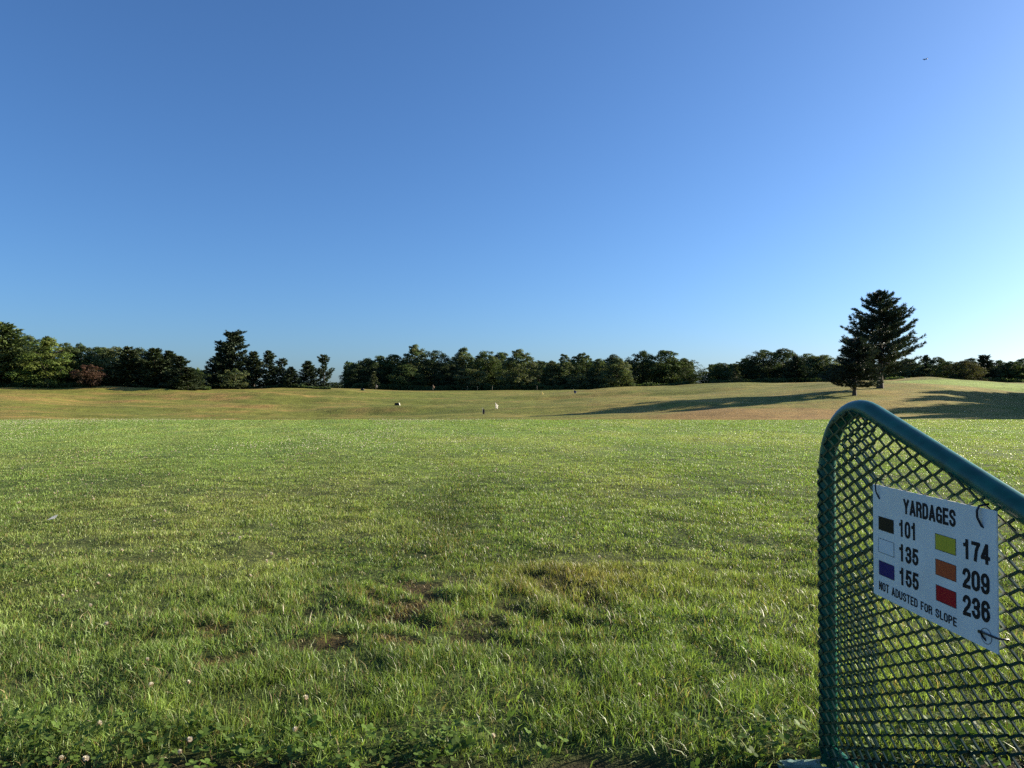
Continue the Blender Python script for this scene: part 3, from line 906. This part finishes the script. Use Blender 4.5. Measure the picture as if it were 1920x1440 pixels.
# ------------------------------------------------------------------ range divider
M_coat = plain('green_vinyl', (0.009, 0.105, 0.068), 0.36, spec=0.42, noise=.30, scale=22, bump=.10)
M_strand = plain('green_vinyl_mesh', (0.007, 0.050, 0.040), 0.32, spec=0.4, noise=.2, scale=40)
M_foot = plain('weathered_green_metal', (0.16, 0.26, 0.22), 0.5, noise=.25, scale=25)
O_ = 1.116
DIR = Vector((-0.051, 0.9987, 0)); NRM = Vector((0.9987, 0.051, 0))   # along (away), right
PANG = math.atan2(-DIR.x, DIR.y)
# local frame: x = right of the panel, y = away from the camera, z = up
div_base = NRM * (O_ + 0.0265 + 0.014)
divider = empty('range_divider', (div_base.x, div_base.y, 0), 'dark green expanded metal tee divider with a sloping top rail', 'divider', rz=PANG)
TP, ZL, SL, RB, TN, RT = 2.288, 1.266, 0.34, 0.21, 0.62, 0.0265
def rail_z(t): return ZL - SL * (TP - t)
al = math.atan(SL)
def fillet_path():
    pts = [(TP, -0.03), (TP, 0.3)]
    zc = ZL - SL * RB - RB / math.cos(al); tc = TP - RB
    n = 16
    for i in range(n + 1):
        a = (math.pi / 2 + al) * i / n
        pts.append((tc + RB * math.cos(a), zc + RB * math.sin(a)))
    # near end: bends down into the near post
    R2 = 0.14; zc2 = None
    t2 = TN + R2
    # centre below the rail by R2
    zc2 = rail_z(t2) - R2 / math.cos(al) * 1.0
    for i in range(11):
        a = math.pi / 2 + al + (math.pi / 2 - al) * i / 10
        pts.append((t2 + R2 * math.cos(a), zc2 + R2 * math.sin(a)))
    pts += [(TN, 0.3), (TN, -0.03)]
    return pts, tc, zc
fp, TC, ZC = fillet_path()
bm = bmesh.new()
add_tube(bm, [(0, t, z) for t, z in fp], RT, 20)
bm_obj('frame', bm, M_coat, divider, smooth=True)
bm = bmesh.new(); add_tube(bm, [(0, TN + RT * .8, 0.075), (0, TP - RT * .8, 0.075)], 0.017, 14)
bm_obj('bottom_rail', bm, M_coat, divider, smooth=True)
for t in (TP, TN):
    bm = bmesh.new()
    add_box(bm, (-0.05, t, 0.010), (0.235, 0.05, 0.030))
    bmesh.ops.bevel(bm, geom=[e for e in bm.edges], offset=0.008, segments=2, affect='EDGES')
    add_tube(bm, [(-.13, t, .024), (-.13, t, .031)], 0.012, 10)
    bm_obj('foot', bm, M_foot, divider)

# expanded metal sheet: rows of zig-zag strands meeting at flat knuckles
LWD, SWD = 0.080, 0.0375
XL = -(RT + 0.004)
ARC = math.pi * (RT + 0.004)
FLAP = 0.27
def develop(s):
    """unrolled distance along the sheet -> (x, y): left face, round the far post, back on the right face"""
    rr = RT + 0.003
    if s <= TP: return (-rr, s, -1.0, 0.0)
    if s <= TP + ARC:
        a = (s - TP) / rr
        return (-rr * math.cos(a), TP + rr * math.sin(a), -math.cos(a), math.sin(a))
    return (rr, TP - (s - TP - ARC), 1.0, 0.0)
def inside(s, z):
    if z < 0.055: return False
    t = s if s <= TP + ARC / 2 else TP - max(0, (s - TP - ARC))
    if s > TP + ARC + FLAP: return False
    if t < TN - 0.01: return False
    # outline: rail underside part way over the tube, rounded far corner
    if t > TC:
        tt = min(t, TP + RT)
        rr = RB + (RT * .75)
        if s > TP and s < TP + ARC: return z < ZC + .03
        d = math.hypot(tt - TC, max(0, z - ZC))
        return d < RB - .006 if z > ZC else True
    return z < rail_z(t) - RT * 0.35
def strand(bm, pts, wz, th):
    """pts: list of (s, z); flat bar following the sheet"""
    rings = []
    for i, (s, z) in enumerate(pts):
        s0, z0 = pts[max(i - 1, 0)]; s1, z1 = pts[min(i + 1, len(pts) - 1)]
        dl = math.hypot(s1 - s0, z1 - z0) + 1e-9
        ns, nz = -(z1 - z0) / dl, (s1 - s0) / dl           # across the strand, in the sheet
        ring = []
        for (a, b) in ((-1, -1), (1, -1), (1, 1), (-1, 1)):
            x, y, nx_, ny_ = develop(s + ns * a * wz)
            off_ = b * th + a * th * .2                     # strands of expanded metal lie twisted
            ring.append(bm.verts.new((x + nx_ * off_, y + ny_ * off_, z + nz * a * wz)))
        rings.append(ring)
    for r0, r1 in zip(rings, rings[1:]):
        for k in range(4):
            bm.faces.new((r0[k], r0[(k + 1) % 4], r1[(k + 1) % 4], r1[k]))
    if len(rings) > 1:
        bm.faces.new(rings[0][::-1]); bm.faces.new(rings[-1])
bm = bmesh.new()
rowh = SWD / 2
s_max = TP + ARC + FLAP
nrow = int(1.3 / rowh)
for rI in range(nrow):
    zr = 0.06 + rI * SWD * 0.5 * 2 / 2
    ph = (rI % 2) * LWD * 0.5
    # zig-zag about zr with amplitude SWD/4, knuckles half shared with the neighbour rows
    pts = []; s = TN - LWD + ph; j = 0
    amp = SWD / 4
    while s < s_max:
        kn = 0.010
        zz = zr + (amp if j % 2 == 0 else -amp)
        for ds in (-kn * .5, kn * .5): pts.append((s + ds, zz))
        # refine on the wrap
        s += LWD / 2; j += 1
    fine = []
    for (a, za), (b, zb) in zip(pts, pts[1:]):
        m = 5 if b - a > 0.02 else 1
        for q in range(m): fine.append((a + (b - a) * q / m, za + (zb - za) * q / m))
    run = []
    for p in fine:
        if inside(*p): run.append(p)
        else:
            if len(run) > 1: strand(bm, run, 0.0029, 0.0020)
            run = []
    if len(run) > 1: strand(bm, run, 0.0029, 0.0020)
bm_obj('mesh_panel', bm, M_strand, divider)

# ------------------------------------------------------------------ yardage sign, tied to the left face of the mesh
M_white = plain('sign_white', (0.80, 0.78, 0.70), 0.35, noise=.07, scale=11)
M_black = plain('sign_black', (0.012, 0.010, 0.014), 0.6, spec=.2)
M_tie = plain('tie_black', (0.012, 0.010, 0.016), 0.35)
SW_, SH_ = 0.474, 0.305
S_T = 1.7427 * O_
S_ZT = CAM_H - (907 - HORIZ) / FPX * (O_ * 0.051 + S_T * .9987)
sx = -(RT + 0.004) - 0.010
org = div_base + NRM * sx + DIR * S_T
sign = empty('yardage_sign', (org.x, org.y, S_ZT), 'white yardages board with coloured squares tied to the green mesh divider', 'sign', rz=PANG)
# sign space: (u right as read, v down) -> local (0, -u, -v)
def sp(u, v, d=0.0): return (-0.0016 - d, -u * SW_, -v * SH_)
bm = bmesh.new()
add_box(bm, (0, -SW_ / 2, -SH_ / 2), (0.003, SW_, SH_))
bm_obj('board', bm, M_white, sign)
def quad(bm, u0, v0, u1, v1, d):
    vs = [bm.verts.new(sp(*p, d)) for p in ((u0, v0), (u0, v1), (u1, v1), (u1, v0))]
    bm.faces.new(vs)
SWATCH = [('black', .0605, .281, .2065, .396, (0.010, 0.008, 0.005)), ('white', .0585, .478, .2075, .598, (0.80, 0.78, 0.70)), ('blue', .0605, .679, .2085, .800, (0.022, 0.014, 0.130)),
          ('yellow', .5720, .284, .7245, .4035, (0.56, 0.46, 0.035)), ('orange', .5725, .485, .7245, .604, (0.52, 0.090, 0.026)), ('red', .5740, .688, .7235, .8065, (0.42, 0.004, 0.014))]
for (nm, u0, v0, u1, v1, c) in SWATCH:
    bm = bmesh.new()
    quad(bm, u0, v0, u1, v1, 0.0004)
    o = bm_obj('colour_square', bm, plain('sign_' + nm, c, 0.55, spec=.2, noise=.06, scale=14), sign); o['label'] = nm + ' colour square'
    bm = bmesh.new(); eu, ev = 0.0011 / SW_, 0.0011 / SH_
    quad(bm, u0 - eu, v0 - ev, u1 + eu, v0, .0008); quad(bm, u0 - eu, v1, u1 + eu, v1 + ev, .0008)
    quad(bm, u0 - eu, v0, u0, v1, .0008); quad(bm, u1, v0, u1 + eu, v1, .0008)
    bm_obj('outline', bm, M_black, o)

# condensed bold lettering drawn as strokes; glyph box 1 high, width per glyph
def arc(cx, cy, rx, ry, a0, a1, n=12):
    return [(cx + rx * math.cos(math.radians(a0 + (a1 - a0) * i / n)), cy + ry * math.sin(math.radians(a0 + (a1 - a0) * i / n))) for i in range(n + 1)]
w0 = 0.44
r_ = w0 / 2
GL = {
 'Y': (0.50, [[(0, 1), (.25, .46)], [(.5, 1), (.25, .46)], [(.25, .50), (.25, 0)]]),
 'A': (0.50, [[(0, 0), (.25, 1)], [(.5, 0), (.25, 1)], [(.09, .24), (.41, .24)]]),
 'R': (w0, [[(0, 0), (0, 1)], [(0, 1), (.22, 1)] + arc(.22, .76, .22, .24, 90, -90)[1:] + [(0, .52)], [(.24, .52), (.36, .44), (.42, .30), (.43, 0)]]),
 'D': (w0, [[(0, 0), (0, 1)], [(0, 1), (.18, 1)] + arc(.18, .74, .26, .26, 90, 0)[1:] + [(.44, .26)] + arc(.18, .26, .26, .26, 0, -90)[1:] + [(0, 0)]]),
 'G': (w0, [arc(r_, .74, r_, .26, 10, 180) + [(0, .26)] + arc(r_, .26, r_, .26, 180, 350)[1:], [(w0, .0), (w0, .48), (.24, .48)]]),
 'E': (.38, [[(0, 0), (0, 1)], [(0, 1), (.38, 1)], [(0, .52), (.34, .52)], [(0, 0), (.38, 0)]]),
 'S': (w0, [arc(r_, .75, r_, .25, 8, 190, 10) + [(.06, .62), (.22, .52), (.40, .40)] + arc(r_, .25, r_, .25, 20, -172, 12)]),
 'N': (w0, [[(0, 0), (0, 1)], [(0, 1), (w0, 0)], [(w0, 0), (w0, 1)]]),
 'O': (w0, [arc(r_, .74, r_, .26, 0, 180) + [(0, .26)] + arc(r_, .26, r_, .26, 180, 360)[1:] + [(w0, .74)]]),
 'T': (.44, [[(0, 1), (.44, 1)], [(.22, 1), (.22, 0)]]),
 'U': (w0, [[(0, 1), (0, .26)] + arc(r_, .26, r_, .26, 180, 360)[1:] + [(w0, 1)]]),
 'F': (.36, [[(0, 0), (0, 1)], [(0, 1), (.36, 1)], [(0, .50), (.32, .50)]]),
 'L': (.36, [[(0, 1), (0, 0)], [(0, 0), (.36, 0)]]),
 'P': (w0, [[(0, 0), (0, 1)], [(0, 1), (.20, 1)] + arc(.20, .73, .24, .27, 90, -90)[1:] + [(0, .46)]]),
 ' ': (.16, []),
 '0': (w0, [arc(r_, .74, r_, .26, 0, 180) + [(0, .26)] + arc(r_, .26, r_, .26, 180, 360)[1:] + [(w0, .74)]]),
 '1': (w0, [[(.25, 1.05), (.25, 0)], [(.24, .95), (.16, .80), (.05, .78)]]),
 '2': (w0, [arc(r_, .74, r_, .26, 175, -20) + [(.34, .46), (.12, .24), (.02, 0)], [(0, 0), (w0, 0)]]),
 '3': (w0, [arc(r_, .76, r_ * .95, .24, 170, -80, 12) + [(.15, .53)], [(.15, .53)] + arc(r_, .265, r_, .265, 80, -170, 14)]),
 '4': (w0, [[(.33, 1.02), (.33, 0)], [(.30, .98), (.0, .32)], [(-.02, .28), (.47, .28)]]),
 '5': (w0, [[(.42, 1), (.07, 1)], [(.08, 1), (.03, .50)], [(.04, .52)] + arc(r_, .33, r_, .31, 130, -160, 16)]),
 '6': (w0, [arc(r_, .74, r_, .26, 15, 180) + [(0, .30)], arc(r_, .30, r_, .30, 0, 360, 22)]),
 '7': (w0, [[(-.02, 1), (.45, 1)], [(.44, .98), (.27, .60), (.18, 0)]]),
 '9': (w0, [arc(r_, .26, r_, .26, 195, 360) + [(w0, .70)], arc(r_, .70, r_, .30, 0, 360, 22)]),
}
def stroke(bm, pts, hw, fn):
    L, R2 = [], []
    n = len(pts)
    for i, (x, y) in enumerate(pts):
        x0, y0 = pts[max(i - 1, 0)]; x1, y1 = pts[min(i + 1, n - 1)]
        dx, dy = x1 - x0, y1 - y0; d = math.hypot(dx, dy) or 1
        nx_, ny_ = -dy / d * hw, dx / d * hw
        ex = 0.0
        if i == 0: ex = -hw * .9
        if i == n - 1: ex = hw * .9
        x, y = x + dx / d * ex, y + dy / d * ex
        L.append(bm.verts.new(fn(x + nx_, y + ny_))); R2.append(bm.verts.new(fn(x - nx_, y - ny_)))
    for i in range(n - 1):
        bm.faces.new((L[i], L[i + 1], R2[i + 1], R2[i]))
def lettering(text, u0, u1, vt, vb, vt1=None, vb1=None, hw=0.115, gap=0.30):
    """fit text into the box; vt/vb top and bottom of the capitals at the left end"""
    tot = sum(GL[c][0] + gap for c in text) - gap
    pad = hw
    vt1 = vt if vt1 is None else vt1; vb1 = vb if vb1 is None else vb1
    bm = bmesh.new()
    x0 = 0
    lay = 0
    for c in text:
        wd, strokes = GL[c]
        for st in strokes:
            lay += 1
            def fn(x, y, x0=x0, lay=lay):
                f = (x0 + x + pad) / (tot + 2 * pad)
                u = u0 + (u1 - u0) * f
                a = vt + (vt1 - vt) * f; b = vb + (vb1 - vb) * f
                yy = (y + pad) / (1 + 2 * pad)
                return sp(u, b + (a - b) * yy, 0.0005 + 0.00004 * (lay % 5))
            stroke(bm, st, hw, fn)
        x0 += wd + gap
    bmesh.ops.recalc_face_normals(bm, faces=bm.faces[:])
    return bm_obj('lettering', bm, M_black, sign)
lettering('YARDAGES', .300, .727, .066, .196, .060, .193)
lettering('101', .256, .416, .258, .402, .252, .394)
lettering('135', .254, .430, .467, .613, .461, .600)
lettering('155', .255, .430, .669, .815, .659, .803)
lettering('174', .774, .956, .262, .408, .252, .398)
lettering('209', .772, .953, .474, .624, .462, .612)
lettering('236', .772, .954, .675, .830, .655, .810)
lettering('NOT ADUSTED FOR SLOPE', .058, .727, .862, .940, .880, .948, hw=.10)
# ring printed round the lower right hole
bm = bmesh.new()
for i in range(28):
    a0, a1 = 2 * math.pi * i / 28, 2 * math.pi * (i + 1) / 28
    q = []
    for (a, rr) in ((a0, .0172), (a1, .0172), (a1, .0160), (a0, .0160)):
        q.append(bm.verts.new(sp(.928 + rr * math.cos(a) / SW_, .910 + rr * math.sin(a) / SH_, .0006)))
    bm.faces.new(q)
bmesh.ops.recalc_face_normals(bm, faces=bm.faces[:])
bm_obj('printed_ring', bm, M_black, sign)
def tie(pts, r=0.0020):
    bm = bmesh.new()
    add_tube(bm, [Vector(sp(u, v, d)) for (u, v, d) in pts], r, 8)
    bm_obj('cable_tie', bm, M_tie, sign, smooth=True)
tie([(.066, -.06, -.014), (.058, -.04, .004), (.055, .0, .008), (.058, .06, .007), (.070, .118, .001), (.073, .125, -.003)])
tie([(.915, -.03, -.014), (.903, -.015, .004), (.898, .02, .008), (.900, .07, .008), (.912, .13, .002), (.918, .142, -.003)], .0026)
tie([(1.03, .885, -.014), (1.012, .885, .003), (.97, .885, .006), (.915, .888, .006), (.905, .893, .005), (.920, .925, .004), (.924, .948, -.002)], .0022)
bm = bmesh.new(); add_box(bm, sp(.905, .890, .006), (.006, .008, .006)); bm_obj('tie_head', bm, M_tie, sign)

# ------------------------------------------------------------------ flags, targets and small things on the range
M_pole = plain('pole_pale', (0.55, 0.50, 0.40), 0.5)
def flag(px, fy0, fy1, fw, by, Y, colr, label, tilt=0.0, rough=.7):
    """hanging target flag on a pole; fy0..fy1 rows of the cloth, by = foot"""
    b = at_px(px, by, Y)
    z0 = gz1(b.x, Y)
    e = empty('target_flag', (b.x, Y, z0), label, 'flag', 'target flags on the range')
    zt = CAM_H + (HORIZ - fy0) / FPX * Y - z0; zb = CAM_H + (HORIZ - fy1) / FPX * Y - z0
    wv = fw / FPX * Y
    bm = bmesh.new(); add_tube(bm, [(0, 0, -.2), (0, 0, zt + .06)], .02, 8)
    bm_obj('pole', bm, M_pole, e, smooth=True)
    bm = bmesh.new()
    n = 7; cols = []
    for i in range(n):
        s = i / (n - 1)
        x = .02 + wv * s; y = .05 * math.sin(s * 7)
        drop = tilt * s
        cols.append((bm.verts.new((x, y, zt - drop - .03)), bm.verts.new((x * .8, y * 1.4, zb - drop * .6 + (zt - zb) * .12 * s))))
    for a, b2 in zip(cols, cols[1:]): bm.faces.new((a[0], b2[0], b2[1], a[1]))
    bmesh.ops.solidify(bm, geom=bm.faces[:], thickness=.012)
    bm_obj('cloth', bm, plain('cloth', colr, rough), e, smooth=True)
flag(905, 765, 776, 4, 784, 92.5, (0.008, 0.008, 0.010), 'black flag standing nearest, just past the edge of the lawn', .25)
flag(929, 755, 765, 5, 770, 104, (0.80, 0.76, 0.64), 'white flag leaning behind the nearest black flag', .35)
flag(1076, 731, 737, 5, 741, 150, (0.03, 0.05, 0.10), 'dark blue flag on the skyline before the pale sunlit tree', .3)
flag(1016, 734, 741, 3, 744, 159, (0.62, 0.54, 0.22), 'yellow flag on the slope right of the white flag', .3)
flag(812, 722, 727, 3, 733, 205, (0.36, 0.25, 0.16), 'pale orange flag against the dark foot of the central wood', .4)
flag(705, 721, 726, 3, 731, 212, (0.36, 0.33, 0.29), 'pale flag beside the slim pale young tree', .3)

M_stake = plain('stake_pale', (0.20, 0.19, 0.14), 0.8)
STK = [(876, 'pale thin stake, leftmost of the row before the central wood'), (895, 'pale thin stake, second from left before the central wood'),
       (923, 'pale thin stake, third from left before the central wood'), (1007, 'pale stake standing alone behind the yellow flag'), (90, 'short pale post under the bright green tree at left')]
for px, lb in STK:
    Y = 224 if px > 300 else 163
    X = (px - 960) / FPX * Y
    bm = bmesh.new()
    add_tube(bm, [(0, 0, -.2), (0, 0, 1.25), (0, 0, 1.36)], [.06, .055, .02], 8)
    tag(bm_obj('marker_stake', bm, M_stake, None, (X, Y, gz1(X, Y)), smooth=True), lb, 'stake', 'stakes before the woods')

M_dark = plain('target_dark', (0.018, 0.018, 0.012), 0.8)
M_pale = plain('target_pale', (0.42, 0.41, 0.34), 0.7)
def target(px, py, Y, wpx, hpx, label, pale=True):
    X = (px - 960) / FPX * Y
    wd, h = wpx / FPX * Y, hpx / FPX * Y
    e = empty('range_target', (X, Y, gz1(X, Y)), label, 'target', 'low targets on the range')
    bm = bmesh.new()
    prof = [(-wd / 2, -.1), (wd * .42, -.1), (wd * .30, h), (-wd * .46, h * .92)]
    f = [[bm.verts.new((x, y, z)) for x, z in prof] for y in (-wd * .35, wd * .35)]
    bm.faces.new(f[0]); bm.faces.new(f[1][::-1])
    for i in range(4): bm.faces.new((f[0][i], f[1][i], f[1][(i + 1) % 4], f[0][(i + 1) % 4]))
    bmesh.ops.recalc_face_normals(bm, faces=bm.faces[:])
    bmesh.ops.bevel(bm, geom=bm.edges[:], offset=.04, segments=2, affect='EDGES')
    bm_obj('body', bm, M_dark, e)
    if pale:
        bm = bmesh.new()
        q = [[bm.verts.new((x, y, z)) for x, z in ((wd * .445, -.05), (wd * .54, -.05), (wd * .40, h * .80), (wd * .325, h * .98))] for y in (-wd * .36, wd * .36)]
        bm.faces.new(q[0]); bm.faces.new(q[1][::-1])
        for i in range(4): bm.faces.new((q[0][i], q[1][i], q[1][(i + 1) % 4], q[0][(i + 1) % 4]))
        bmesh.ops.recalc_face_normals(bm, faces=bm.faces[:])
        bm_obj('pale_side', bm, M_pale, e)
target(745, 764, 126, 10, 5, 'low dark target box with a pale right side, nearer of two')
target(680, 737, 180, 7, 4, 'low dark target mound near the crest, farther of two', False)

# white scrap lying on the lawn at left
x, y = px_ground(100, 978, .02)
bm = bmesh.new()
pp = [(-.05, 0, 0), (.0, .012, .035), (.06, .0, .055), (.045, -.02, .02)]
vs = [bm.verts.new(p) for p in pp]; bm.faces.new(vs)
bmesh.ops.solidify(bm, geom=bm.faces[:], thickness=.003)
tag(bm_obj('paper_scrap', bm, plain('scrap_white', (.75, .74, .70), .7), None, (x, y, gz1(x, y) + .035)), 'thin white scrap lying on the lawn at left', 'scrap')

# airliner, a dark sliver in the upper right of the sky
M_air = plain('aircraft_grey', (0.10, 0.13, 0.18), 0.4)
AY = 3600.0
ap = at_px(1741, 106, AY)
air = empty('airliner', ap, 'tiny dark airliner high in the upper right of the sky', 'airplane', rz=math.radians(8))
air.rotation_euler = (0, math.radians(-6), math.radians(8))
bm = bmesh.new()
add_tube(bm, [(-14, 0, 0), (-12.5, 0, .2), (-9, 0, .3), (9, 0, .3), (12, 0, .7), (14.5, 0, 1.2)], [.3, 1.4, 1.9, 1.9, 1.2, .3], 12)
bm_obj('fuselage', bm, M_air, air, smooth=True)
for s in (-1, 1):
    bm = bmesh.new()
    v = [bm.verts.new(p) for p in ((-3, s * 1.6, -.5), (2.5, s * 1.6, -.5), (6, s * 15, .6), (4, s * 15, .6))]
    bm.faces.new(v); bmesh.ops.solidify(bm, geom=bm.faces[:], thickness=.4)
    bm_obj('wing', bm, M_air, air)
bm = bmesh.new()
v = [bm.verts.new(p) for p in ((10, 0, 1.2), (14, 0, 1.2), (15.5, 0, 6), (13.5, 0, 6))]
bm.faces.new(v); bmesh.ops.solidify(bm, geom=bm.faces[:], thickness=.4)
bm_obj('tail_fin', bm, M_air, air)
